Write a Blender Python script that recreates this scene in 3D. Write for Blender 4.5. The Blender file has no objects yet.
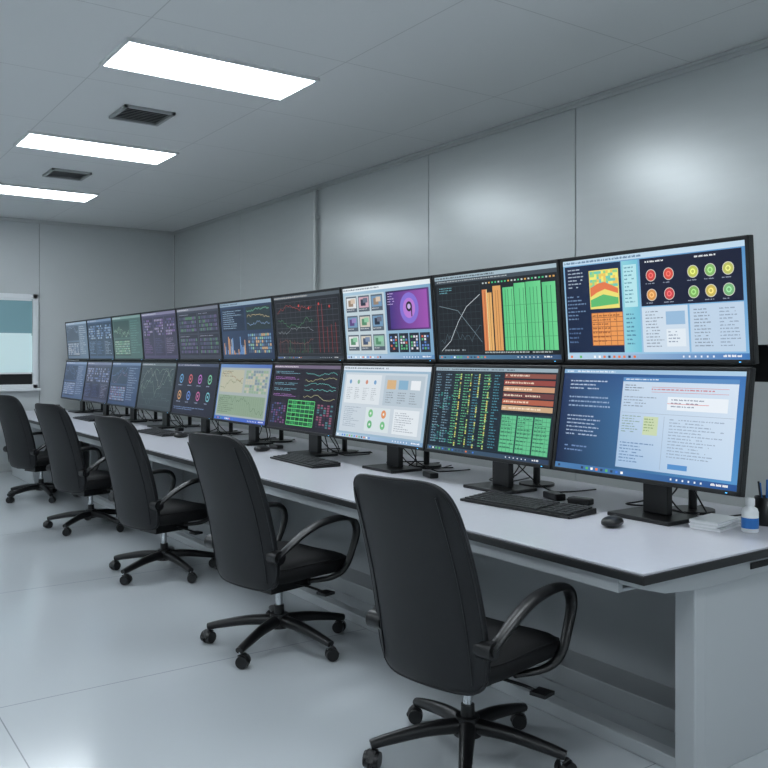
import bpy, math, random
from mathutils import Vector, Matrix
R = random.Random(7)
scene = bpy.context.scene
scene.view_settings.view_transform = 'Standard'
scene.view_settings.look = 'None'

# ------------------------------------------------------------------ materials
def lin(c):
    c = c/255.0
    return c/12.92 if c <= 0.04045 else ((c+0.055)/1.055)**2.4
def L3(c): return (lin(c[0]), lin(c[1]), lin(c[2]), 1.0)

def mat(name, col, rough=0.5, metal=0.0, noise=0.0, nscale=8, bump=0.0, bscale=200, emit=0.0, coat=0.0, stretch=None, spec=0.5):
    m = bpy.data.materials.new(name); m.use_nodes = True
    nt = m.node_tree; b = nt.nodes['Principled BSDF']
    c = L3(col)
    b.inputs['Base Color'].default_value = c
    b.inputs['Roughness'].default_value = rough
    b.inputs['Metallic'].default_value = metal
    b.inputs['Specular IOR Level'].default_value = spec
    b.inputs['Coat Weight'].default_value = coat
    tc = nt.nodes.new('ShaderNodeTexCoord')
    mp = nt.nodes.new('ShaderNodeMapping')
    nt.links.new(tc.outputs['Object'], mp.inputs['Vector'])
    if stretch: mp.inputs['Scale'].default_value = stretch
    if noise > 0:
        n = nt.nodes.new('ShaderNodeTexNoise'); n.inputs['Scale'].default_value = nscale
        n.inputs['Detail'].default_value = 4
        r = nt.nodes.new('ShaderNodeValToRGB')
        r.color_ramp.elements[0].position = 0.3; r.color_ramp.elements[1].position = 0.7
        r.color_ramp.elements[0].color = tuple(x*(1-noise) for x in c[:3])+(1,)
        r.color_ramp.elements[1].color = tuple(min(1, x*(1+noise)) for x in c[:3])+(1,)
        nt.links.new(mp.outputs[0], n.inputs['Vector'])
        nt.links.new(n.outputs['Fac'], r.inputs[0]); nt.links.new(r.outputs[0], b.inputs['Base Color'])
    if bump > 0:
        n = nt.nodes.new('ShaderNodeTexNoise'); n.inputs['Scale'].default_value = bscale
        bp = nt.nodes.new('ShaderNodeBump'); bp.inputs['Strength'].default_value = bump
        bp.inputs['Distance'].default_value = 0.002
        nt.links.new(mp.outputs[0], n.inputs['Vector'])
        nt.links.new(n.outputs['Fac'], bp.inputs['Height']); nt.links.new(bp.outputs[0], b.inputs['Normal'])
    if emit > 0:
        b.inputs['Emission Color'].default_value = c
        b.inputs['Emission Strength'].default_value = emit
    return m

def seam_mat(name, col, seamcol, rough, sx, sy, ox, oy, w, noise=0.015, nscale=0.6, metal=0.0, rvar=0.015):
    m = mat(name, col, rough, metal)
    nt = m.node_tree; b = nt.nodes['Principled BSDF']
    tc = nt.nodes.new('ShaderNodeTexCoord'); sp = nt.nodes.new('ShaderNodeSeparateXYZ')
    nt.links.new(tc.outputs['Object'], sp.inputs[0])
    def mth(op, a, bval=None):
        n = nt.nodes.new('ShaderNodeMath'); n.operation = op
        for i, v in enumerate((a, bval)):
            if v is None: continue
            if isinstance(v, (int, float)): n.inputs[i].default_value = v
            else: nt.links.new(v, n.inputs[i])
        return n.outputs[0]
    outs = []
    for ax, s, o in ((0, sx, ox), (1, sy, oy)):
        t = mth('SUBTRACT', sp.outputs[ax], o)
        t = mth('DIVIDE', t, s); t = mth('ADD', t, 100.5); t = mth('FRACT', t); t = mth('SUBTRACT', t, 0.5)
        t = mth('ABSOLUTE', t); t = mth('LESS_THAN', t, w/s/2)
        outs.append(t)
    f = mth('MAXIMUM', outs[0], outs[1])
    n = nt.nodes.new('ShaderNodeTexNoise'); n.inputs['Scale'].default_value = nscale; n.inputs['Detail'].default_value = 2
    nt.links.new(tc.outputs['Object'], n.inputs['Vector'])
    r = nt.nodes.new('ShaderNodeValToRGB'); c = L3(col)
    r.color_ramp.elements[0].position = 0.2; r.color_ramp.elements[1].position = 0.8
    r.color_ramp.elements[0].color = tuple(x*(1-noise) for x in c[:3])+(1,)
    r.color_ramp.elements[1].color = tuple(min(1, x*(1+noise)) for x in c[:3])+(1,)
    nt.links.new(n.outputs['Fac'], r.inputs[0])
    mx = nt.nodes.new('ShaderNodeMix'); mx.data_type = 'RGBA'
    nt.links.new(f, mx.inputs['Factor']); nt.links.new(r.outputs[0], mx.inputs['A'])
    mx.inputs['B'].default_value = L3(seamcol)
    nt.links.new(mx.outputs['Result'], b.inputs['Base Color'])
    rr = nt.nodes.new('ShaderNodeMapRange'); rr.inputs['To Min'].default_value = rough-rvar; rr.inputs['To Max'].default_value = rough+rvar
    nt.links.new(n.outputs['Fac'], rr.inputs['Value']); nt.links.new(rr.outputs[0], b.inputs['Roughness'])
    return m

M_floor = seam_mat('floor_epoxy', (182, 187, 191), (138, 142, 146), 0.15, 1.8, 1.8, 0.68, 3.7, 0.005)
M_ceil = seam_mat('ceiling_panel', (228, 230, 230), (202, 204, 204), 0.55, 1.17, 1.16, 1.53, 4.63-0.35, 0.007)
M_wall = mat('wall_brushed_metal', (203, 207, 207), 0.3, 0.32, noise=0.015, nscale=3, stretch=(1, 1, 6))
M_wallb = mat('wall_back_paint', (198, 202, 203), 0.45, 0.1, noise=0.015, nscale=2)
M_seam = mat('seam_grey', (105, 108, 108), 0.7)
M_trim = mat('trim_metal', (196, 199, 199), 0.35, 0.2)
M_light = mat('light_diffuser', (240, 249, 255), 0.5, emit=16.5)
M_lframe = mat('light_frame', (225, 228, 228), 0.4)
M_vent = mat('vent_metal', (165, 168, 168), 0.5, 0.1)
M_ventv = mat('vent_void', (22, 23, 24), 0.8)
M_dark = mat('void_dark', (18, 18, 20), 0.7)
M_top = mat('desk_laminate', (190, 190, 197), 0.3, noise=0.015, nscale=30)
M_edge = mat('desk_black_edge', (20, 21, 23), 0.45)
M_steel = mat('desk_steel', (186, 190, 193), 0.42, 0.1, bump=0.05, bscale=300)
M_steel2 = mat('desk_panel', (160, 164, 167), 0.5, 0.1)
M_leather = mat('black_leather', (22, 23, 26), 0.45, noise=0.12, nscale=30, bump=0.3, bscale=260, spec=0.4)
M_fabric = mat('black_seat_fabric', (14, 14, 16), 0.75, noise=0.2, nscale=90, bump=0.3, bscale=400, spec=0.3)
M_plas = mat('black_plastic', (14, 14, 16), 0.36, bump=0.05, bscale=300)
M_chrome = mat('chrome', (200, 203, 206), 0.15, 1.0)
M_case = mat('monitor_casing', (13, 14, 16), 0.38)
M_key = mat('keycap', (34, 35, 38), 0.5)
M_white = mat('white_plastic', (230, 233, 235), 0.4)
M_paper = mat('paper', (246, 247, 250), 0.8)
M_blue = mat('blue_label', (40, 110, 185), 0.4)
M_blind = mat('blind_teal_glow', (118, 156, 164), 0.5, emit=0.15)  # teal blind with emission put into the material to brighten the window
M_blind2 = mat('blind_pale_glow', (196, 218, 220), 0.5, emit=0.35)  # pale lower blind, stronger emission put in for its bright band
M_glow = mat('led', (90, 190, 255), 0.4, emit=1.5)

M_scr = bpy.data.materials.new('display'); M_scr.use_nodes = True
nt = M_scr.node_tree; b = nt.nodes['Principled BSDF']
at = nt.nodes.new('ShaderNodeVertexColor'); at.layer_name = 'Col'
b.inputs['Base Color'].default_value = (0.01, 0.01, 0.012, 1); b.inputs['Roughness'].default_value = 0.3
b.inputs['Specular IOR Level'].default_value = 0.25
nt.links.new(at.outputs['Color'], b.inputs['Emission Color']); b.inputs['Emission Strength'].default_value = 0.98

# ------------------------------------------------------------------ mesh builder
class MB:
    def __init__(s): s.v = []; s.f = []; s.m = []; s.sm = []
    def add(s, vs, fs, mi=0, smooth=False):
        o = len(s.v); s.v += [tuple(x) for x in vs]
        for f in fs: s.f.append([i+o for i in f]); s.m.append(mi); s.sm.append(smooth)
    def box(s, x0, x1, y0, y1, z0, z1, mi=0, M=None):
        vs = [Vector(p) for p in ((x0,y0,z0),(x1,y0,z0),(x1,y1,z0),(x0,y1,z0),(x0,y0,z1),(x1,y0,z1),(x1,y1,z1),(x0,y1,z1))]
        if M: vs = [M @ p for p in vs]
        s.add(vs, [(0,3,2,1),(4,5,6,7),(0,1,5,4),(1,2,6,5),(2,3,7,6),(3,0,4,7)], mi)
    def prism(s, poly, y0, y1, mi=0):
        n = len(poly)
        vs = [(p[0], y0, p[1]) for p in poly]+[(p[0], y1, p[1]) for p in poly]
        fs = [list(range(n)), list(range(2*n-1, n-1, -1))]+[(i, i+n, (i+1) % n+n, (i+1) % n) for i in range(n)]
        s.add(vs, fs, mi)
    def cyl(s, p0, p1, r0, r1=None, seg=20, mi=0, smooth=True):
        r1 = r0 if r1 is None else r1
        p0 = Vector(p0); p1 = Vector(p1); d = (p1-p0).normalized()
        a = d.orthogonal().normalized(); c = d.cross(a)
        vs = []
        for p, r in ((p0, r0), (p1, r1)):
            for i in range(seg):
                t = 2*math.pi*i/seg; vs.append(p+a*math.cos(t)*r+c*math.sin(t)*r)
        s.add(vs, [(i, (i+1) % seg, (i+1) % seg+seg, i+seg) for i in range(seg)], mi, smooth)
        s.add(vs[:seg], [list(range(seg-1, -1, -1))], mi); s.add(vs[seg:], [list(range(seg))], mi)
    def lathe(s, prof, c, seg=24, mi=0):
        vs = []
        for r, z in prof:
            for i in range(seg):
                t = 2*math.pi*i/seg; vs.append((c[0]+r*math.cos(t), c[1]+r*math.sin(t), c[2]+z))
        fs = []
        for k in range(len(prof)-1):
            for i in range(seg):
                j = (i+1) % seg; fs.append((k*seg+i, k*seg+j, (k+1)*seg+j, (k+1)*seg+i))
        s.add(vs, fs, mi, True)
        s.add(vs[:seg], [list(range(seg-1, -1, -1))], mi); s.add(vs[-seg:], [list(range(seg))], mi)
    def tube(s, pts, rx, rz, ref=None, seg=12, mi=0, sub=6, closed=False):
        pts = [Vector(p) for p in pts]; n = len(pts)
        if not isinstance(rx, (list, tuple)): rx = [rx]*n
        if not isinstance(rz, (list, tuple)): rz = [rz]*n
        P = []; A = []; B = []
        rng = n if closed else n-1
        for i in range(rng):
            if closed: g = lambda k: (i+k) % n
            else: g = lambda k: min(max(i+k, 0), n-1)
            p0, p1, p2, p3 = pts[g(-1)], pts[g(0)], pts[g(1)], pts[g(2)]
            for j in range(sub):
                t = j/sub
                P.append(0.5*((2*p1)+(p2-p0)*t+(2*p0-5*p1+4*p2-p3)*t*t+(3*p1-p0-3*p2+p3)*t**3))
                A.append(rx[g(0)]*(1-t)+rx[g(1)]*t); B.append(rz[g(0)]*(1-t)+rz[g(1)]*t)
        if not closed: P.append(pts[-1]); A.append(rx[-1]); B.append(rz[-1])
        m = len(P); vs = []
        for k in range(m):
            if closed: d = P[(k+1) % m]-P[k-1]
            else: d = P[min(k+1, m-1)]-P[max(k-1, 0)]
            d.normalize()
            rf = Vector(ref) if ref else (Vector((0, 0, 1)) if abs(d.z) < 0.9 else Vector((1, 0, 0)))
            n2 = d.cross(rf).normalized(); n1 = n2.cross(d).normalized()
            for i in range(seg):
                t = 2*math.pi*i/seg
                ct, st = math.cos(t), math.sin(t)
                vs.append(P[k]+n1*ct*A[k]+n2*st*B[k])
        fs = []
        for k in range(m if closed else m-1):
            k2 = (k+1) % m
            for i in range(seg):
                j = (i+1) % seg; fs.append((k*seg+i, k*seg+j, k2*seg+j, k2*seg+i))
        s.add(vs, fs, mi, True)
        if not closed:
            s.add(vs[:seg], [list(range(seg-1, -1, -1))], mi); s.add(vs[-seg:], [list(range(seg))], mi)
    def pillow(s, warp, n=16, m=16, e=5.0, k=6, mi=0):
        idx = {}; vs = []
        for side in (1, -1):
            for i in range(n+1):
                for j in range(m+1):
                    a = math.sin((-1+2*i/n)*math.pi/2*0.999) ; bb = math.sin((-1+2*j/m)*math.pi/2*0.999)
                    r = max(abs(a), abs(bb)); q = (abs(a)**e+abs(bb)**e)**(1/e) if r > 0 else 1
                    f = r/q if q > 0 else 1
                    border = i in (0, n) or j in (0, m)
                    if border and side == -1: idx[(side, i, j)] = idx[(1, i, j)]; continue
                    th = 0 if border else math.sqrt(max(0, 1-r**k))
                    idx[(side, i, j)] = len(vs); vs.append(warp(a*f, bb*f, side, th))
        fs = []
        for side in (1, -1):
            for i in range(n):
                for j in range(m):
                    q = [idx[(side, i, j)], idx[(side, i+1, j)], idx[(side, i+1, j+1)], idx[(side, i, j+1)]]
                    fs.append(q if side == 1 else q[::-1])
        s.add(vs, fs, mi, True)
    def mesh(s, name, mats):
        me = bpy.data.meshes.new(name); me.from_pydata(s.v, [], s.f)
        for mm in mats: me.materials.append(mm)
        me.polygons.foreach_set('material_index', s.m); me.polygons.foreach_set('use_smooth', s.sm)
        me.update(); return me

def obj(name, data, parent=None, loc=(0, 0, 0), rot=(0, 0, 0), bevel=0.0):
    o = bpy.data.objects.new(name, data); scene.collection.objects.link(o)
    o.location = loc; o.rotation_euler = rot
    if parent: o.parent = parent
    if bevel > 0:
        md = o.modifiers.new('bevel', 'BEVEL'); md.width = bevel; md.segments = 2; md.limit_method = 'ANGLE'; md.angle_limit = math.radians(50)
    return o
def empty(name, loc=(0, 0, 0), rot=(0, 0, 0)):
    o = bpy.data.objects.new(name, None); scene.collection.objects.link(o); o.empty_display_size = 0.1
    o.location = loc; o.rotation_euler = rot; return o

# ------------------------------------------------------------------ room shell
XW, YB, XL, YF, H = 4.4, 11.4, -3.2, -3.6, 3.14
m = MB(); m.box(XL-.1, XW+.1, YF-.1, YB+.1, -0.1, 0); obj('floor', m.mesh('floor', [M_floor]))
m = MB(); m.box(XL-.1, XW+.1, YF-.1, YB+.1, H, H+.1); obj('ceiling', m.mesh('ceiling', [M_ceil]))
m = MB(); m.box(XW+.012, XW+.1, YF, YB, 0, H, 1)
ys = [YF]+[y for y in (-2.8, -1.1, 0.6, 2.3, 4.05, 5.68, 7.5, 9.3)]+[YB]
for a, bb in zip(ys[:-1], ys[1:]): m.box(XW, XW+.02, a+.004, bb-.004, 0, H, 0)
obj('wall_right', m.mesh('wall_right', [M_wall, M_seam]), bevel=.003)
m = MB(); m.box(XL, XW, YB+.012, YB+.1, 0, H, 1)
xs = [XL, -1.2, 0.7, 2.62, XW]
for a, bb in zip(xs[:-1], xs[1:]): m.box(a+.003, bb-.003, YB, YB+.02, 0, H, 0)
obj('wall_back', m.mesh('wall_back', [M_wallb, M_seam]))
m = MB(); m.box(XL-.1, XL, YF, YB, 0, H); obj('wall_left', m.mesh('wall_left', [M_wallb]))
m = MB(); m.box(XL, XW, YF-.1, YF, 0, H); obj('wall_front', m.mesh('wall_front', [M_wallb]))
m = MB(); m.box(XW-.02, XW, YF, YB, H-.045, H-.002); m.box(XW-.035, XW, YF, YB, H-.02, H-.002)
obj('trim_1', m.mesh('trim_1', [M_trim]), bevel=.003)
m = MB(); m.box(XL, XW-.05, YB-.03, YB, H-.045, H-.002); obj('trim_2', m.mesh('trim_2', [M_trim]), bevel=.003)
m = MB(); m.box(XW-.015, XW, YF, YB, 0.0, .1); obj('baseboard_right', m.mesh('baseboard_right', [M_trim]), bevel=.003)
m = MB(); m.box(XL, XW-.02, YB-.015, YB, 0.0, .1); obj('baseboard_back', m.mesh('baseboard_back', [M_trim]), bevel=.003)
m = MB(); m.cyl((XW-.035, 7.5, 0.0), (XW-.035, 7.5, H-.05), .022, seg=16)
for z in (.4, 1.2, 2.0, 2.8): m.box(XW-.062, XW, 7.46, 7.54, z, z+.03)
m.cyl((XW-.05, 7.5, H-.06), (XW-.05, 7.5, H-.045), .04)
obj('wall_conduit_pipe', m.mesh('wall_conduit_pipe', [M_trim]))
# window
wn = empty('window_1', (0, YB, 0))
x0, x1, z0, z1 = 1.0, 2.59, 1.02, 2.2
m = MB()
for a in ((x0, x1, z1-.06, z1), (x0, x1, z0, z0+.05), (x0, x0+.06, z0, z1), (x1-.06, x1, z0, z1)):
    m.box(a[0], a[1], -.05, -.001, a[2], a[3])
m.box(x0-.03, x1+.03, -.08, -.001, z0-.03, z0)
obj('frame', m.mesh('window_frame', [M_white]), wn, bevel=.004)
m = MB(); m.box(x0+.06, x1-.06, -.010, -.002, z0+.05, z0+.2, 0); m.box(x0+.06, x1-.06, -.012, -.002, z0+.2, z0+.66, 1); m.box(x0+.06, x1-.06, -.012, -.002, z0+.66, z1-.06, 2)
obj('pane', m.mesh('window_pane', [M_dark, M_blind2, M_blind]), wn)
m = MB()
z = z1-.1
while z > z0+.2:
    m.box(x0+.07, x1-.07, -.0225, -.0205, z-.0295, z+.0295, 1 if z < z0+.66 else 0); z -= .06
m.box(x0+.07, x1-.07, -.04, -.014, z1-.085, z1-.06, 2); m.box(x0+.07, x1-.07, -.035, -.014, z0+.18, z0+.2, 2)
obj('blinds', m.mesh('window_blinds', [M_blind, M_blind2, M_white]), wn)

def light(x0, y0):
    e = empty('ceiling_light_panel', (x0, y0, H))
    m = MB(); w, d = 1.17, .47
    m.box(-.02, w+.02, -.02, 0, -.02, -.0005, 0); m.box(-.02, w+.02, d, d+.02, -.02, -.0005, 0)
    m.box(-.02, 0, 0, d, -.02, -.0005, 0); m.box(w, w+.02, 0, d, -.02, -.0005, 0)
    obj('frame', m.mesh('light_frame', [M_lframe]), e)
    m = MB(); m.box(0, w, 0, d, -.014, -.0005, 0); obj('diffuser', m.mesh('light_diffuser', [M_light]), e)
for y in (-2.3, 0, 2.32, 4.63, 6.96, 9.2):
    light(1.53, y); light(-2.1, y)
for cx, cy in ((2.08, 6.02), (2.17, 8.36), (2.1, 1.5)):
    e = empty('ceiling_air_vent', (cx, cy, H)); m = MB(); h = .18
    for a in ((-h, h, -h, -h+.022), (-h, h, h-.022, h), (-h, -h+.022, -h, h), (h-.022, h, -h, h)): m.box(a[0], a[1], a[2], a[3], -.02, -.0005, 0)
    m.box(-h+.02, h-.02, -h+.02, h-.02, -.003, -.0005, 1)
    for i in range(8):
        y = -h+.042+i*.0395
        m.box(-h+.02, h-.02, -.011, .011, -.001, .001, 0, Matrix.Translation((0, y, -.012)) @ Matrix.Rotation(math.radians(20), 4, 'X'))
    obj('grille', m.mesh('vent_grille', [M_vent, M_ventv]), e)

# ------------------------------------------------------------------ desk
DX0, DX1, DY0, DY1 = 2.11, 3.42, 1.67, 11.2
desk = empty('control_room_desk')
m = MB()
m.box(DX0+.006, DX1, DY0+.006, DY1, .742, .75, 0); m.box(DX0, DX1, DY0, DY1, .715, .742, 1)
obj('desktop', m.mesh('desktop', [M_top, M_edge]), desk, bevel=.002)
m = MB()
m.box(DX0+.05, DX0+.075, DY0+.14, DY1-.05, .655, .715); m.box(DX0+.075, DX0+.40, DY0+.14, DY1-.05, .655, .668)
obj('front_apron', m.mesh('front_apron', [M_steel]), desk, bevel=.004)
m = MB()
m.box(2.90, 2.925, DY0+.14, DY1-.05, .06, .715)
m.box(2.72, 2.90, DY0+.14, DY1-.05, .0, .085)
obj('modesty_panel', m.mesh('modesty_panel', [M_steel2]), desk, bevel=.004)
m = MB()
m.box(2.46, 2.52, DY0+.14, DY1-.05, .0, .05)
obj('foot_rail', m.mesh('foot_rail', [M_steel]), desk, bevel=.004)
m = MB()
ya = 1.74
m.prism([(2.45, 0), (3.38, 0), (3.38, .66), (2.45, .66)], ya, ya+.05)
m.prism([(2.15, .69), (2.15, .714), (3.40, .714), (3.40, .655), (2.45, .64), (2.28, .655)], ya-.02, ya+.06)
m.box(2.44, 2.50, ya-.012, ya+.066, 0, .645)
y = ya+1.86
while y < 10.9:
    m.prism([(2.62, 0), (3.38, 0), (3.38, .66), (2.62, .66)], y, y+.04)
    m.prism([(2.19, .66), (3.40, .66), (3.40, .64), (2.60, .60), (2.35, .635)], y, y+.04)
    y += 1.86
m.prism([(2.45, 0), (3.38, 0), (3.38, .71), (2.45, .71)], DY1-.09, DY1-.05)
obj('end_panels', m.mesh('end_panels', [M_steel]), desk, bevel=.004)
m = MB(); m.box(2.74, 3.1, ya-.024, ya-.0205, .668, .69, 0)
obj('slot', m.mesh('desk_slot', [M_dark]), desk)
cab = empty('under_desk_cabinet', (0, 0, 0)); m = MB()
m.box(2.22, 2.43, 9.9, 11.0, 0.0, .652)
for k in range(3):
    m.box(2.205, 2.22, 9.91+k*.363, 9.91+k*.363+.355, .06, .64); m.box(2.19, 2.205, 9.93+k*.363, 9.945+k*.363, .4, .55, 1)
obj('body', m.mesh('cabinet_body', [M_steel, M_chrome]), cab, bevel=.003)

# ------------------------------------------------------------------ screens
W, HH = .882, .434
def soft(c, k=.08):
    g = .3*c[0]+.59*c[1]+.11*c[2]
    return tuple(x*(1-k)+g*k for x in c)
class Canvas:
    def __init__(s): s.v = []; s.f = []; s.c = []
    def P(s, u, v, l): return ((u-.5)*W, -.0003*l, (.5-v)*HH)
    def poly(s, pts, cols, l):
        o = len(s.v)
        for p in pts: s.v.append(s.P(p[0], p[1], l))
        s.f.append(list(range(o, o+len(pts))))
        if isinstance(cols[0], (int, float)): cols = [cols]*len(pts)
        s.c += [L3(soft(c)) for c in cols]
    def rect(s, u0, v0, u1, v1, c, l=1, c2=None, c3=None, c4=None):
        cols = [c, c2 or c, c3 or c2 or c, c4 or c]
        s.poly([(u0, v0), (u1, v0), (u1, v1), (u0, v1)], cols, l)
    def circ(s, u, v, r, c, l=3, n=24):
        k = HH/W
        s.poly([(u+r*k*math.cos(2*math.pi*i/n), v+r*math.sin(2*math.pi*i/n)) for i in range(n)], c, l)
    def line(s, pts, t, c, l=3):
        k = HH/W
        for (a, b2), (c1, d) in zip(pts[:-1], pts[1:]):
            du, dv = (c1-a)/k, d-b2; q = math.hypot(du, dv) or 1
            nu, nv = -dv/q*t/2*k, du/q*t/2
            s.poly([(a+nu, b2+nv), (c1+nu, d+nv), (c1-nu, d-nv), (a-nu, b2-nv)], c, l)
    def text(s, u0, v0, u1, v1, rows, c, l=3, h=.3, fill=.85):
        dv = (v1-v0)/rows; hh = min(dv*h*1.2, .017) if rows > 1 else min(dv*.6, .02)
        for r in range(rows):
            v = v0+r*dv; u = u0; end = u0+(u1-u0)*R.uniform(fill*.55, min(1, fill*1.15))
            while u < end:
                for k in range(R.randint(2, 6)):
                    w = .0042
                    if u+w > end: break
                    t = R.choice((0, 0, .25)); s.rect(u, v+hh*t, u+w*.78, v+hh, c, l); u += w
                u += .005
                if R.random() < .05: u += .02
    def grid(s, u0, v0, u1, v1, nu, nv, c, l=2, t=.005):
        for i in range(nu+1):
            u = u0+(u1-u0)*i/nu; s.rect(u-t*.25, v0, u+t*.25, v1, c, l)
        for j in range(nv+1):
            v = v0+(v1-v0)*j/nv; s.rect(u0, v-t/2, u1, v+t/2, c, l)
    def cells(s, u0, v0, u1, v1, nu, nv, cols, l=3, g=.15, p=1.0):
        du, dv = (u1-u0)/nu, (v1-v0)/nv
        for i in range(nu):
            for j in range(nv):
                if R.random() > p: continue
                s.rect(u0+du*(i+g/2), v0+dv*(j+g/2), u0+du*(i+1-g/2), v0+dv*(j+1-g/2), R.choice(cols), l)
    def wave(s, u0, v0, u1, v1, c, n=24, l=3, t=.008, rough=.5):
        y = .5; pts = []
        for i in range(n+1):
            y = min(1, max(0, y+R.uniform(-rough, rough)*.5)); pts.append((u0+(u1-u0)*i/n, v0+(v1-v0)*y))
        s.line(pts, t, c, l)
    def spikes(s, u0, v0, u1, v1, cols, n=30, l=3, w=.4):
        du = (u1-u0)/n
        for i in range(n):
            h = R.random()**1.6*(v1-v0); s.rect(u0+du*i, v1-h, u0+du*(i+w), v1, R.choice(cols), l)
    def taskbar(s, c=(190, 215, 235), c2=(90, 140, 190), v=.945):
        s.rect(0, v, 1, 1, c, 2, c2)
        for i in range(14):
            if R.random() < .8: s.rect(.02+i*.03, v+.016, .034+i*.03, .984, R.choice([(240, 120, 60), (60, 120, 220), (90, 190, 90), (250, 250, 250), (40, 60, 90)]), 4)
        for i in range(6): s.rect(.68+i*.03, v+.018, .688+i*.03, .98, (235, 240, 250), 4)
        s.text(.88, v+.012, .98, .99, 1, (250, 250, 250), 4)
    def menubar(s, c=(215, 225, 232), tc=(60, 70, 80), v=.05):
        s.rect(0, 0, 1, v, c, 2); s.text(.01, v*.3, .6, v, 1, tc, 4, .5)
    def mesh(s, name):
        me = bpy.data.meshes.new(name); me.from_pydata(s.v, [], s.f); me.materials.append(M_scr)
        ca = me.color_attributes.new('Col', 'FLOAT_COLOR', 'POINT')
        for i, c in enumerate(s.c): ca.data[i].color = c
        return me
WH = (238, 243, 248)
def S_u0(c):
    c.rect(0, 0, 1, 1, (120, 175, 218), 0, (80, 145, 205), (130, 185, 228), (170, 208, 232))
    c.menubar((190, 218, 238), (70, 110, 150), .05)
    c.rect(.01, .06, .36, .93, (14, 32, 64), 1, (18, 42, 80)); c.text(.03, .09, .16, .30, 6, (190, 205, 225)); c.text(.02, .36, .15, .62, 7, (120, 150, 190)); c.text(.02, .68, .14, .86, 4, (90, 120, 165))
    c.rect(.165, .12, .345, .50, (240, 225, 110), 2)
    c.cells(.17, .13, .34, .29, 12, 6, [(245, 235, 110), (150, 215, 130), (240, 200, 90), (110, 205, 180)], 3, .0)
    c.poly([(.17, .29), (.22, .25), (.26, .24), (.34, .31), (.34, .36), (.26, .31), (.21, .34), (.17, .38)], (235, 120, 70), 4)
    c.poly([(.17, .41), (.25, .36), (.34, .40), (.34, .46), (.17, .48)], (90, 190, 110), 4)
    c.rect(.17, .54, .36, .86, (240, 155, 80), 2); c.grid(.17, .54, .36, .86, 5, 7, (165, 95, 55), 3, .006); c.text(.175, .56, .35, .85, 7, (150, 80, 40), 4)
    c.rect(.365, .06, .46, .93, (140, 212, 224), 1, (110, 195, 220)); c.rect(.375, .1, .45, .5, (180, 230, 238), 2); c.text(.38, .12, .445, .48, 10, (70, 140, 165)); c.text(.38, .56, .445, .88, 8, (50, 110, 150))
    c.rect(.47, .06, .985, .50, (15, 23, 52), 1); c.text(.50, .085, .7, .11, 1, WH); c.text(.76, .085, .95, .11, 1, WH)
    for v0, cs in ((.22, [(.53, (215, 65, 60)), (.625, (225, 75, 60)), (.75, (190, 200, 80)), (.835, (130, 190, 100)), (.92, (190, 195, 90))]), (.40, [(.53, (225, 150, 70)), (.625, (210, 65, 70)), (.75, (125, 185, 90)), (.835, (205, 185, 80)), (.92, (115, 185, 120))])):
        for u, col in cs:
            c.circ(u, v0, .056, (215, 215, 205), 2); c.circ(u, v0, .05, col, 3); c.circ(u, v0, .026, tuple(min(255, x+50) for x in col), 4); c.circ(u, v0, .014, col, 5); c.text(u-.03, v0+.07, u+.03, v0+.085, 1, (160, 170, 190))
    c.rect(.47, .51, .715, .93, (205, 222, 238), 1); c.rect(.725, .51, .985, .93, (190, 212, 234), 1)
    c.text(.49, .55, .60, .9, 12, (120, 135, 155), 3); c.text(.745, .55, .85, .9, 12, (120, 135, 155), 3); c.text(.87, .55, .97, .9, 12, (130, 150, 175), 3)
    c.rect(.60, .56, .70, .68, (150, 188, 222), 2); c.rect(.60, .72, .70, .88, (225, 236, 245), 2); c.text(.61, .74, .69, .86, 4, (110, 130, 160)); c.taskbar((185, 215, 236), (60, 120, 190))
def S_l0(c):
    c.rect(0, 0, 1, 1, (18, 48, 98), 0, (50, 112, 186), (80, 150, 210), (8, 26, 60))
    c.rect(0, 0, 1, .04, (130, 175, 214), 1, (170, 205, 232)); c.text(.02, .012, .5, .04, 1, (230, 240, 250))
    c.text(.05, .11, .33, .22, 3, (200, 215, 240)); c.text(.05, .27, .34, .40, 3, (160, 185, 220)); c.text(.05, .46, .30, .68, 6, (180, 198, 228)); c.text(.05, .76, .22, .84, 2, (120, 150, 200))
    c.rect(.375, .07, .972, .92, (196, 215, 235), 1, (212, 227, 243), (194, 217, 240), (160, 192, 226)); c.rect(.375, .07, .972, .11, (84, 140, 198), 2); c.text(.39, .083, .7, .1, 1, WH)
    c.text(.39, .14, .52, .21, 3, (60, 75, 100)); c.rect(.54, .155, .93, .158, (215, 90, 100), 2); c.rect(.54, .20, .93, .203, (215, 90, 100), 2); c.text(.54, .17, .9, .19, 1, (205, 90, 100))
    c.text(.39, .25, .60, .36, 4, (120, 136, 158)); c.rect(.63, .24, .93, .36, (232, 240, 248), 2); c.text(.65, .26, .9, .35, 3, (110, 125, 150)); c.rect(.63, .30, .84, .304, (220, 90, 90), 4)
    c.rect(.385, .40, .965, .403, (150, 168, 190), 3); c.text(.39, .43, .5, .60, 7, (120, 150, 130)); c.rect(.51, .43, .59, .60, (200, 216, 175), 2); c.text(.515, .45, .585, .58, 5, (110, 145, 80))
    c.text(.65, .44, .95, .80, 13, (140, 160, 186)); c.text(.39, .68, .6, .88, 7, (80, 120, 172)); c.rect(.62, .42, .622, .90, (150, 170, 195), 3)
    c.rect(.66, .84, .76, .885, (80, 145, 210), 3); c.taskbar((70, 125, 180), (30, 80, 150))
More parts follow.
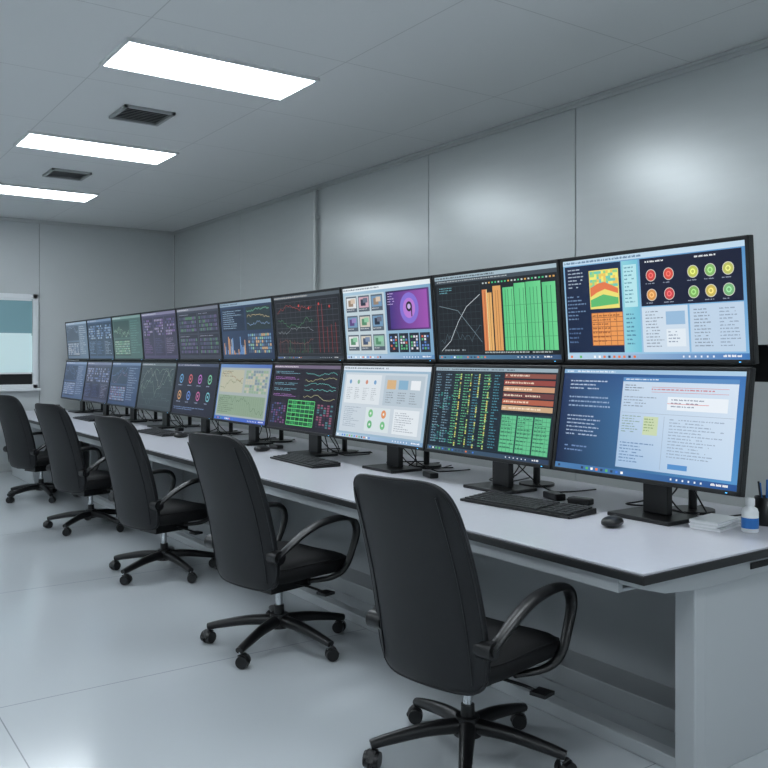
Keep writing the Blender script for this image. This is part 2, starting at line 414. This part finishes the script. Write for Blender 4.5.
def S_u1(c):
    c.rect(0, 0, 1, 1, (22, 28, 34), 0); c.menubar((165, 188, 200), (40, 50, 60), .045); c.rect(0, .045, 1, .09, (62, 74, 84), 2); c.text(.02, .06, .9, .08, 1, (190, 200, 205))
    c.grid(.02, .13, .40, .92, 9, 10, (58, 70, 76), 1, .004); c.line([(.03, .9), (.12, .78), (.2, .55), (.28, .38), (.4, .25)], .007, (205, 215, 220), 3); c.line([(.03, .35), (.2, .42), (.4, .8)], .006, (130, 150, 160), 3); c.wave(.03, .6, .4, .85, (90, 110, 120), 30, t=.005)
    c.text(.04, .14, .2, .22, 3, (120, 190, 205)); c.text(.06, .88, .38, .92, 1, (150, 160, 165))
    c.rect(.42, .2, .455, .9, (222, 130, 75), 2); c.rect(.463, .24, .50, .9, (232, 175, 100), 2); c.rect(.51, .17, .575, .9, (225, 160, 90), 2); c.rect(.455, .2, .462, .9, (240, 215, 150), 2)
    for u, w in ((.59, .085), (.68, .085), (.77, .11), (.89, .095)): c.rect(u, .16+R.random()*.04, u+w, .9, (85, 200, 128), 2, (105, 215, 142))
    for u in (.44, .48, .53, .55, .61, .63, .66, .72, .75, .80, .825, .85, .92, .95): c.rect(u, .22, u+.003, .9, (30, 100, 70) if u > .58 else (140, 80, 40), 3)
    for v in (.4, .6, .75): c.rect(.59, v, .985, v+.004, (60, 150, 95), 4)
    c.cells(.42, .11, .99, .145, 22, 1, [(200, 210, 210), (230, 170, 80), (70, 200, 130)], 3, .5)
    c.text(.42, .91, .98, .94, 1, (180, 190, 190)); c.taskbar((90, 140, 170), (50, 80, 120), .95)
def S_l1(c):
    c.rect(0, 0, 1, 1, (13, 27, 42), 0); c.rect(0, 0, 1, .04, (150, 172, 185), 1); c.text(.02, .015, .9, .035, 1, (50, 60, 70))
    c.grid(.01, .06, .60, .93, 12, 16, (26, 58, 70), 1, .004)
    for i in range(7):
        c.text(.02+i*.085, .08, .085+i*.085, .92, 26, R.choice([(90, 195, 200), (110, 205, 150), (135, 170, 190), (80, 155, 175)]), 3)
    for u in (.235, .325, .395, .48): c.cells(u, .07, u+.016, .93, 1, 34, [(225, 205, 100), (190, 215, 120), (90, 130, 80)], 4, .3, .85)
    c.cells(.02, .3, .22, .5, 8, 8, [(60, 150, 140), (40, 90, 110), (20, 50, 70)], 2, .4, .7); c.cells(.02, .7, .22, .9, 8, 8, [(60, 150, 140), (40, 90, 110), (20, 50, 70)], 2, .4, .7)
    c.rect(.61, .06, .99, .11, (140, 75, 62), 2); c.text(.62, .07, .98, .1, 1, (240, 220, 200))
    for j in range(5): c.rect(.61, .13+j*.07, .99, .185+j*.07, [(150, 62, 52), (205, 150, 112), (112, 56, 56), (180, 92, 66), (205, 165, 125)][j], 2); c.text(.62, .148+j*.07, .98, .18+j*.07, 1, (245, 225, 200), 4)
    c.rect(.61, .50, .99, .93, (20, 58, 58), 1)
    for u in (.62, .745, .87): c.rect(u, .52, u+.115, .92, (95, 195, 140), 2); c.grid(u, .52, u+.115, .92, 4, 9, (45, 120, 90), 3, .004); c.text(u+.005, .54, u+.11, .9, 9, (30, 90, 70), 4)
    c.taskbar((60, 90, 110), (40, 60, 90), .95)
def S_u2(c):
    c.rect(0, 0, 1, 1, (165, 198, 218), 0, (120, 165, 200)); c.menubar((225, 235, 240), (80, 100, 120), .06)
    c.rect(.02, .1, .5, .93, (190, 208, 216), 1)
    for i in range(3):
        for j in range(3):
            u, v = .035+i*.155, .12+j*.27; c.rect(u, v, u+.135, v+.22, (84, 98, 112), 2); bc = R.choice([(205, 200, 185), (140, 185, 165), (205, 165, 180), (110, 150, 185), (220, 224, 226)]); c.rect(u+.008, v+.02, u+.127, v+.165, bc, 3)
            a = R.choice([(150, 130, 110), (90, 70, 130), (80, 140, 105), (60, 80, 110), (40, 50, 70)]); c.rect(u+.03, v+.05, u+.09, v+.14, a, 4); c.rect(u+.06, v+.035, u+.115, v+.10, tuple(min(255, x+60) for x in a), 5); c.text(u+.01, v+.18, u+.12, v+.2, 1, (220, 225, 230), 4)
    c.rect(.52, .1, .98, .62, (36, 28, 76), 1, (96, 56, 128)); c.rect(.56, .12, .96, .6, (64, 48, 130), 2, (160, 80, 180)); c.circ(.77, .34, .2, (130, 110, 215), 3, 32); c.circ(.77, .34, .13, (185, 120, 215), 4, 32); c.circ(.77, .32, .065, (20, 20, 45), 5); c.circ(.77, .32, .034, (200, 180, 230), 6); c.rect(.79, .32, .80, .45, (20, 20, 45), 5)
    c.text(.54, .13, .62, .3, 5, (220, 200, 250), 4)
    for i in range(4): c.rect(.53+i*.112, .66, .63+i*.112, .91, (28, 36, 52), 2); c.cells(.54+i*.112, .69, .62+i*.112, .88, 3, 5, [(205, 100, 80), (90, 180, 125), (220, 220, 230), (90, 130, 200), (40, 50, 70)], 3, .3)
    c.taskbar()
def S_l2(c):
    c.rect(0, 0, 1, 1, (150, 182, 205), 0); c.menubar((215, 225, 235), (80, 100, 120), .06); c.rect(.03, .09, .97, .92, (198, 210, 220), 1)
    c.rect(.05, .12, .48, .52, (218, 226, 232), 2); c.rect(.52, .12, .95, .52, (180, 196, 208), 2)
    for i in range(4): c.circ(.11+i*.1, .22, .03, R.choice([(110, 160, 205), (205, 135, 110), (130, 180, 150)]), 3); c.text(.075+i*.1, .3, .15+i*.1, .48, 7, (150, 160, 170))
    for i in range(3): c.rect(.55+i*.13, .18, .65+i*.13, .3, [(215, 175, 125), (130, 175, 205), (230, 235, 240)][i], 3); c.text(.55+i*.13, .34, .65+i*.13, .5, 5, (110, 120, 135))
    c.rect(.34, .56, .62, .88, (212, 224, 228), 2)
    for u, v, q in ((.4, .64, (120, 195, 135)), (.55, .64, (225, 145, 90)), (.4, .79, (100, 180, 125)), (.55, .79, (110, 190, 130))): c.circ(u, v, .055, q, 3); c.circ(u, v, .018, (225, 235, 230), 4)
    c.text(.07, .57, .3, .86, 11, (130, 150, 170)); c.rect(.66, .56, .93, .88, (222, 230, 236), 2); c.text(.68, .6, .9, .86, 9, (130, 140, 158)); c.taskbar((180, 205, 225), (120, 160, 200))
def S_u3(c):
    c.rect(0, 0, 1, 1, (26, 30, 37), 0); c.menubar((80, 90, 98), (190, 190, 190), .05); c.grid(.03, .1, .97, .92, 12, 10, (78, 84, 92), 1, .006)
    for i in range(4): c.wave(.05, .15+i*.18, .6, .32+i*.18, [(190, 80, 70), (90, 160, 112), (160, 170, 175), (150, 100, 90)][i], 26, t=.005)
    for i in range(5): c.rect(.68+i*.06, .15+R.random()*.4, .684+i*.06, .9, (180, 60, 54), 3)
    for i in range(4): c.circ(.4+i*.15, .17+.05*(i % 2), .02, (215, 70, 62), 4)
    c.spikes(.05, .66, .6, .9, [(60, 120, 90), (100, 58, 58)], 40); c.taskbar((70, 80, 95), (40, 50, 60), .955)
def S_l3(c):
    c.rect(0, 0, 1, 1, (27, 24, 38), 0); c.menubar((110, 98, 122), (220, 215, 225), .05)
    for j in range(5): c.text(.04, .1+j*.09, .5, .15+j*.09, 2, R.choice([(215, 145, 190), (185, 125, 205), (130, 190, 210)]), 3); c.wave(.52, .09+j*.09, .97, .16+j*.09, R.choice([(100, 190, 185), (200, 120, 165), (180, 180, 130)]), 30, t=.006)
    c.rect(.3, .55, .7, .93, (14, 56, 36), 1); c.grid(.3, .55, .7, .93, 6, 6, (95, 225, 125), 3, .011); c.cells(.3, .55, .7, .93, 6, 6, [(40, 150, 85), (20, 90, 58)], 2, .4, .7)
    c.cells(.03, .6, .27, .93, 6, 9, [(120, 74, 125), (64, 80, 130), (44, 40, 62)], 3, .3); c.cells(.74, .58, .97, .93, 5, 10, [(140, 80, 105), (70, 120, 130), (44, 40, 62)], 3, .3)
def S_u4(c):
    c.rect(0, 0, 1, 1, (46, 66, 96), 0, (34, 52, 82)); c.menubar((140, 165, 185), (40, 60, 80), .06)
    c.rect(.03, .1, .48, .5, (30, 46, 70), 1); c.text(.05, .14, .45, .48, 9, (160, 190, 215)); c.rect(.52, .1, .97, .5, (38, 54, 60), 1)
    for i in range(3): c.wave(.54, .13+i*.11, .95, .24+i*.11, [(120, 195, 160), (200, 180, 130), (140, 170, 215)][i], 30, t=.007)
    c.spikes(.04, .58, .48, .92, [(215, 155, 95), (110, 155, 215), (180, 190, 200)], 20, w=.6); c.cells(.53, .56, .96, .9, 12, 6, [(195, 160, 120), (100, 140, 175), (130, 175, 150), (76, 96, 122)], 3, .25)
def S_l4(c):
    c.rect(0, 0, 1, 1, (100, 140, 195), 0, (74, 106, 180)); c.rect(.02, .06, .98, .93, (160, 172, 172), 1)
    c.rect(.04, .1, .5, .5, (180, 180, 158), 2); c.wave(.05, .12, .49, .3, (150, 110, 75), 30, t=.008); c.wave(.05, .28, .49, .46, (100, 120, 80), 30, t=.008); c.text(.06, .12, .3, .25, 3, (110, 115, 100))
    c.cells(.54, .1, .95, .5, 9, 8, [(140, 168, 140), (185, 182, 160), (120, 140, 152)], 3, .15); c.rect(.04, .55, .95, .9, (134, 158, 134), 2); c.wave(.05, .57, .94, .88, (70, 105, 78), 50, t=.007)
    for i in range(22): c.rect(.05+i*.041, .57, .052+i*.041, .88, (100, 125, 102), 3)
    c.text(.06, .6, .4, .88, 8, (84, 106, 86), 4); c.taskbar((60, 110, 200), (60, 90, 190), .94)
def S_u5(c):
    c.rect(0, 0, 1, 1, (58, 62, 78), 0); c.menubar((110, 115, 130), (210, 210, 220), .06)
    for j in range(2):
        for i in range(2): c.rect(.03+i*.49, .1+j*.43, .49+i*.49, .5+j*.43, (40, 43, 58), 1); c.cells(.05+i*.49, .16+j*.43, .47+i*.49, .47+j*.43, 14, 4, [(90, 135, 105), (105, 92, 135), (66, 72, 95), (80, 88, 112)], 3, .3); c.text(.05+i*.49, .12+j*.43, .4+i*.49, .14+j*.43, 1, (170, 170, 190))
def S_l5(c):
    c.rect(0, 0, 1, 1, (24, 26, 48), 0); c.menubar((64, 74, 100), (190, 190, 210), .06)
    cc = [(100, 165, 215), (215, 95, 100), (185, 105, 195), (120, 200, 155), (215, 155, 95), (100, 140, 220), (200, 100, 155), (110, 190, 200)]
    for i in range(4):
        for j in range(2):
            col = cc[i+4*j]; u, v = .15+i*.23, .3+j*.33
            c.circ(u, v, .09, col, 2); c.circ(u, v, .066, (24, 26, 48), 3); c.circ(u, v, .026, col, 4); c.text(u-.06, v+.12, u+.06, v+.15, 1, (160, 170, 200))
    c.text(.05, .86, .9, .93, 2, (130, 160, 210))
def S_gen(bg, cols, style):
    cols = [tuple(int(a*.72+b_*.28) for a, b_ in zip(q, bg)) for q in cols]
    def f(c):
        c.rect(0, 0, 1, 1, bg, 0); c.menubar(tuple(min(255, x+50) for x in bg), (200, 205, 215), .06)
        pb = tuple(int(x*.75) for x in bg)
        if style == 0:
            c.rect(.03, .1, .6, .5, pb, 1); c.wave(.04, .12, .59, .48, cols[0]); c.wave(.04, .12, .59, .48, cols[1]); c.text(.64, .12, .96, .9, 14, cols[2]); c.rect(.03, .54, .6, .93, pb, 1); c.cells(.05, .57, .58, .9, 14, 6, cols, 3, .3)
        elif style == 1:
            for i in range(3): c.rect(.03+i*.325, .1, .33+i*.325, .93, pb, 1); c.cells(.05+i*.325, .14, .31+i*.325, .5, 6, 6, cols, 3, .3, .7); c.text(.05+i*.325, .56, .31+i*.325, .9, 9, cols[i % len(cols)])
        else:
            c.grid(.04, .1, .96, .92, 8, 6, tuple(min(255, x+20) for x in bg), 1, .008)
            for k in range(4): c.wave(.05, .12, .95, .9, cols[k % len(cols)], 24, t=.009, rough=.35)
    return f
UP = [S_u0, S_u1, S_u2, S_u3, S_u4, S_u5, S_gen((70, 66, 98), [(150, 110, 180), (90, 90, 140), (180, 170, 200)], 1),
      S_gen((66, 96, 94), [(150, 200, 160), (190, 210, 190), (110, 160, 150)], 0), S_gen((58, 80, 110), [(150, 180, 220), (110, 140, 190), (200, 215, 230)], 1), S_gen((92, 114, 136), [(190, 205, 220), (90, 120, 160), (220, 225, 230)], 0)]
LO = [S_l0, S_l1, S_l2, S_l3, S_l4, S_l5, S_gen((48, 60, 68), [(150, 180, 160), (90, 120, 120), (190, 200, 190)], 2),
      S_gen((50, 72, 108), [(120, 160, 210), (170, 120, 150), (190, 200, 220)], 0), S_gen((62, 70, 100), [(130, 150, 200), (90, 110, 160), (190, 190, 220)], 1), S_gen((70, 92, 126), [(150, 170, 210), (110, 140, 190), (200, 210, 230)], 0)]

def casing():
    m = MB(); w, h = .4585, .2335
    m.box(-w, w, .004, .03, -h, h)
    m.box(-w*.8, w*.8, .03, .05, -h*.8, h*.8)
    m.box(-.12, .12, .05, .07, -.1, .1)
    t = .0145
    m.box(-w, w, -.004, .006, h-t, h); m.box(-w, w, -.004, .006, -h, -h+t+.003)
    m.box(-w, -w+t+.002, -.004, .006, -h, h); m.box(w-t-.002, w, -.004, .006, -h, h)
    return m.mesh('monitor_casing', [M_case])
ME_case = casing()
m = MB(); m.box(.40, .408, -.0052, -.004, -.2265, -.2235); ME_led = m.mesh('led', [M_glow])
def stand_lo():
    m = MB()
    m.box(-.15, .15, -.03, .19, .0, .016); m.box(-.06, .06, .085, .118, .016, .42); m.box(-.05, .05, .05, .09, .33, .46)
    return m.mesh('monitor_stand', [M_case])
def stand_up():
    m = MB()
    m.cyl((0, .30, .0), (0, .30, .012), .09); m.cyl((0, .30, .012), (0, .30, .92), .018); m.box(-.03, .03, .045, .31, .84, .88); m.box(-.06, .06, .035, .06, .80, .92)
    m.box(-.459, .459, .15, .185, .56, .70); m.box(-.03, .03, .185, .29, .60, .66)
    return m.mesh('monitor_pole', [M_case])
ME_sl, ME_su = stand_lo(), stand_up()
def cable_mesh(seed):
    r = random.Random(seed); m = MB()
    for k in range(5):
        yy = r.uniform(-.26, .26); z = .0062
        y2 = yy+r.uniform(-.1, .1); y3 = max(-.3, min(.3, y2+r.uniform(-.1, .1)))
        m.tube([(.03*k-.06, .10, .27), (.05*k-.09, .16, .15), ((.03*k-.05+yy)/2, .17+.015*k, .05), (yy, .215, .009), (y2, .235+.02*k, z), (y3, .40+.02*k, z)], .0036, .0036, seg=6, sub=5)
    return m.mesh('cables', [M_plas])
Y0, PIT = 1.78, .922
for i in range(10):
    yc = Y0+PIT*(i+.5)
    for lvl in (0, 1):
        X = 2.815 if lvl == 0 else 2.85; dz = .386 if lvl == 0 else .8595
        e = empty('computer_monitor', (X, yc, .7503), (0, 0, -math.pi/2))
        tilt = math.radians(-8.5 if lvl == 0 else 4.5)
        obj('casing', ME_case, e, (0, 0, dz), (tilt, 0, 0), bevel=.003)
        obj('power_led', ME_led, e, (0, 0, dz), (tilt, 0, 0))
        c = Canvas(); (UP if lvl else LO)[i](c)
        obj('screen', c.mesh('screen_content'), e, (0, 0, dz), (tilt, 0, 0))
        obj('stand', ME_sl if lvl == 0 else ME_su, e, (0, 0, 0), bevel=.003)
        if lvl == 0: obj('cables', cable_mesh(i+3), e)

# ------------------------------------------------------------------ office chairs
def back_warp(a, bb, side, th, off=0):
    t = (bb+1)/2
    z = .315+.71*t
    w = .234-.022*t*t
    x = -.215-.195*t+.03*math.sin(t*math.pi)
    x += .038*a*a
    T = .042 if side == 1 else .03
    return (x+side*T*th+off, a*w, z)
def build_chair():
    parts = {}
    m = MB(); m.pillow(back_warp, 22, 26, e=6.5, k=7)
    loop = []
    for i in range(48):
        t = 2*math.pi*i/48; a, bb = math.cos(t), math.sin(t); q = (abs(a)**6.5+abs(bb)**6.5)**(1/6.5)
        loop.append(back_warp(a/q*.985, bb/q*.985, -1, .25))
    m.tube(loop, .006, .006, seg=6, sub=2, closed=True)
    for sg in (1, -1):
        m.tube([back_warp(sg*.80, -0.86+1.72*k/12, -1, .92) for k in range(13)], .003, .003, seg=6, sub=2)
    parts['backrest'] = m.mesh('chair_backrest', [M_leather])
    m = MB()
    def sw(a, bb, side, th):
        z = .385+side*th*(.055 if side == 1 else .055)-.025*max(0, a)**3+.012*bb*bb
        return (.03+a*.265, bb*.25, z)
    m.pillow(sw, 18, 18, e=5, k=6)
    sl = []
    for i in range(48):
        t = 2*math.pi*i/48; a, bb = math.cos(t), math.sin(t); q = (abs(a)**5+abs(bb)**5)**(1/5); sl.append(sw(a/q*.965, bb/q*.965, 1, .45))
    m.tube(sl, .004, .004, seg=6, sub=2, closed=True)
    parts['seat'] = m.mesh('chair_seat', [M_fabric])
    m = MB()
    for s in (1, -1):
        y = s*.262
        m.tube([(-.215, y-.012*s, .485), (-.17, y-.003*s, .52), (-.08, y, .570), (.02, y, .604), (.14, y, .614), (.225, y, .597), (.256, y, .54), (.232, y, .46), (.18, y, .375), (.12, y-.03*s, .335), (.03, y-.09*s, .325)],
               [.018, .021, .025, .028, .029, .027, .023, .020, .018, .018, .016], [.012, .013, .014, .015, .015, .014, .013, .012, .012, .012, .01], ref=(0, 1, 0), mi=0)
        m.cyl((-.212, s*.20, .485), (-.212, s*.262, .485), .031, mi=0); m.cyl((-.212, s*.262, .485), (-.212, s*.268, .485), .019, mi=0)
    parts['armrests'] = m.mesh('chair_armrests', [M_plas, M_chrome])
    m = MB()
    m.box(-.12, .12, -.09, .09, .275, .338); m.box(-.20, -.08, -.06, .06, .315, .335)
    m.tube([(.03, -.08, .30), (.04, -.2, .295), (.05, -.25, .285)], .006, .006, seg=8); m.box(.02, .08, -.30, -.24, .278, .29)
    m.tube([(-.05, .08, .30), (-.05, .2, .295), (-.05, .25, .285)], .006, .006, seg=8); m.box(-.08, -.02, .24, .30, .278, .29)
    parts['tilt_mechanism'] = m.mesh('chair_mechanism', [M_plas])
    m = MB()
    m.cyl((0, 0, .17), (0, 0, .28), .017, mi=1); m.cyl((0, 0, .08), (0, 0, .19), .028, .024, mi=0)
    m.cyl((0, 0, .085), (0, 0, .15), .05, .042, mi=0)
    for k in range(5):
        t = 2*math.pi*k/5; c, s = math.cos(t), math.sin(t)
        m.tube([(c*.02, s*.02, .118), (c*.15, s*.15, .112), (c*.28, s*.28, .09), (c*.345, s*.345, .076)], [.028, .024, .02, .016], [.03, .026, .021, .019], ref=(0, 0, 1))
        p = Vector((c*.335, s*.335, 0)); m.cyl(p+Vector((0, 0, .045)), p+Vector((0, 0, .085)), .009, mi=1)
        hd = t+R.uniform(-.9, .9); ax = Vector((math.cos(hd), math.sin(hd), 0)); q = p+Vector((-ax.y, ax.x, 0))*.012
        for sg in (1, -1):
            m.cyl(q+ax*sg*.007+Vector((0, 0, .03)), q+ax*sg*.027+Vector((0, 0, .03)), .03, .027, seg=20)
        m.cyl(q+ax*-.008+Vector((0, 0, .03)), q+ax*.008+Vector((0, 0, .03)), .022, seg=16)
        m.tube([q+Vector((0, 0, .03))+Vector((-ax.y, ax.x, 0))*.03, q+Vector((0, 0, .058))+Vector((-ax.y, ax.x, 0))*.012, q+Vector((0, 0, .062)), q+Vector((0, 0, .055))-Vector((-ax.y, ax.x, 0))*.02], .004, .018, ref=None, seg=8)
    parts['star_base'] = m.mesh('chair_base', [M_plas, M_chrome])
    return parts
CH = build_chair()
for x, y, a, sc, br in ((1.955, 2.30, 13, 1.0, 228), (1.975, 3.74, 12, 1.03, 212), (2.02, 5.42, 14, 1.015, 205), (2.06, 7.2, 17, 1.015, 220), (2.08, 8.98, 19, 1.02, 200)):
    e = empty('office_chair', (x, y, .001), (0, 0, math.radians(a))); e.scale = (sc, sc, sc)
    for k, me in CH.items():
        obj(k, me, e, rot=(0, 0, math.radians(br-a)) if k == 'star_base' else (0, 0, 0))

# ------------------------------------------------------------------ desk items
def keyboard():
    m = MB()
    m.prism([(-.095, .003), (.095, .003), (.095, .026), (-.095, .014)], -.30, .30, 0)
    for r in range(6):
        x = .076-r*.029
        zb = .014+(x+.095)/.19*.012
        yy = -.285
        widths = {4: [1.6]+[1]*11+[2.2], 5: [1.3, 1.3, 1.3, 6.3, 1.3, 1.3, 1.3]}.get(r, [1]*14)
        tot = sum(widths)
        for w in widths:
            d = w/tot*.405; m.box(x-.012, x+.012, .285-.405+(yy+.285)+.001, .285-.405+(yy+.285)+d-.002, zb-.002, zb+.006, 1); yy += d
        for k in range(4):
            m.box(x-.012, x+.012, -.285+k*.0365, -.285+k*.0365+.033, zb-.002, zb+.006, 1)
    return m.mesh('keyboard_body', [M_plas, M_key])
ME_k = keyboard()
def mouse():
    m = MB()
    def w(a, bb, s, th):
        return (a*.062, bb*(.036-.004*a), .017+(s*th*(.024 if s == 1 else .016))-(.004*a if s == 1 else 0))
    m.pillow(w, 14, 12, e=2.6, k=2.5, mi=0); m.cyl((.025, -.004, .036), (.025, .004, .036), .007, mi=1)
    return m.mesh('mouse_body', [M_plas, M_key])
ME_m = mouse()
for x, y, a in ((2.64, 2.72, 7), (2.64, 4.67, -3), (2.62, 7.15, 2), (2.62, 9.2, 0)):
    e = empty('keyboard', (x, y, .7485), (0, 0, math.radians(a))); obj('body', ME_k, e, bevel=.0015)
for x, y, a in ((2.62, 2.22, 20), (2.64, 6.7, -5), (2.64, 8.75, 0), (2.72, 5.4, 10)):
    e = empty('computer_mouse', (x, y, .7495), (0, 0, math.radians(a))); obj('body', ME_m, e)
e = empty('notepad_stack', (2.93, 1.985, .7502), (0, 0, math.radians(8))); m = MB()
for k in range(6): m.box(-.09, .09, -.06+.002*(k % 3), .06, k*.006, k*.006+.005, k % 2, Matrix.Rotation(math.radians(R.uniform(-3, 3)), 4, 'Z'))
obj('sheets', m.mesh('notepad', [M_paper, M_white]), e, bevel=.001)
e = empty('sanitizer_bottle', (2.955, 1.855, .7502)); m = MB()
m.lathe([(.026, 0), (.030, .004), (.030, .075), (.026, .088), (.013, .097), (.013, .105)], (0, 0, 0), mi=0)
m.lathe([(.0308, .016), (.0308, .055)], (0, 0, 0), mi=1); m.lathe([(.017, .100), (.017, .124), (.012, .127)], (0, 0, 0), mi=0)
obj('body', m.mesh('bottle', [M_white, M_blue]), e)
e = empty('pen_holder_standin', (3.13, 1.90, .7502)); m = MB()  # cup with pens stands in for an unidentified dark object
m.lathe([(.036, 0), (.038, .003), (.04, .11), (.037, .11), (.035, .01)], (0, 0, 0))
for k in range(5):
    t = k*1.3; m.cyl((.008*math.cos(t), .008*math.sin(t), .01), (.028*math.cos(t), .028*math.sin(t), .15+.01*k), .004, seg=8, mi=k % 2)
obj('cup_standin', m.mesh('pen_cup_standin', [M_plas, M_blue]), e)
def phone(x, y, a):
    e = empty('desk_telephone', (x, y, .7502), (0, 0, math.radians(a))); m = MB()
    m.prism([(-.10, 0), (.10, 0), (.10, .075), (.06, .075), (-.10, .02)], -.09, .09)
    m.tube([(-.09, .06, .045), (-.06, .06, .07), (.03, .06, .10), (.085, .06, .10)], .022, .014, ref=(0, 1, 0))
    for r in range(4):
        for c in range(3): m.box(-.06+r*.028, -.04+r*.028, -.06+c*.03, -.038+c*.03, .04+r*.0095, .05+r*.0095, 1)
    obj('body', m.mesh('telephone', [M_plas, M_key]), e, bevel=.002)
phone(2.5, 10.2, 5); phone(2.5, 8.0, 5)
for x, y, s in ((2.90, 2.80, 1), (2.90, 2.64, .9), (2.88, 3.70, .9), (2.88, 5.5, .9), (2.88, 7.35, .9)):
    e = empty('power_adapter', (x, y, .7502), (0, 0, R.uniform(-.3, .3))); m = MB()
    m.box(-.028*s, .028*s, -.06*s, .06*s, 0, .032*s); m.cyl((0, .06*s, .014), (0, .075*s, .014), .006, .004, seg=8)
    obj('body', m.mesh('adapter', [M_plas]), e, bevel=.006)

# ------------------------------------------------------------------ camera / world
w = bpy.data.worlds.new('world'); scene.world = w; w.use_nodes = True
w.node_tree.nodes['Background'].inputs[0].default_value = (.5, .52, .55, 1); w.node_tree.nodes['Background'].inputs[1].default_value = .2
cam = bpy.data.cameras.new('camera'); co = bpy.data.objects.new('camera', cam); scene.collection.objects.link(co)
co.location = (0, 0, 1.4); co.rotation_euler = (math.pi/2, 0, -math.radians(34.8))
cam.lens = 859/768*36; cam.sensor_width = 36; cam.shift_y = -26/768
scene.camera = co
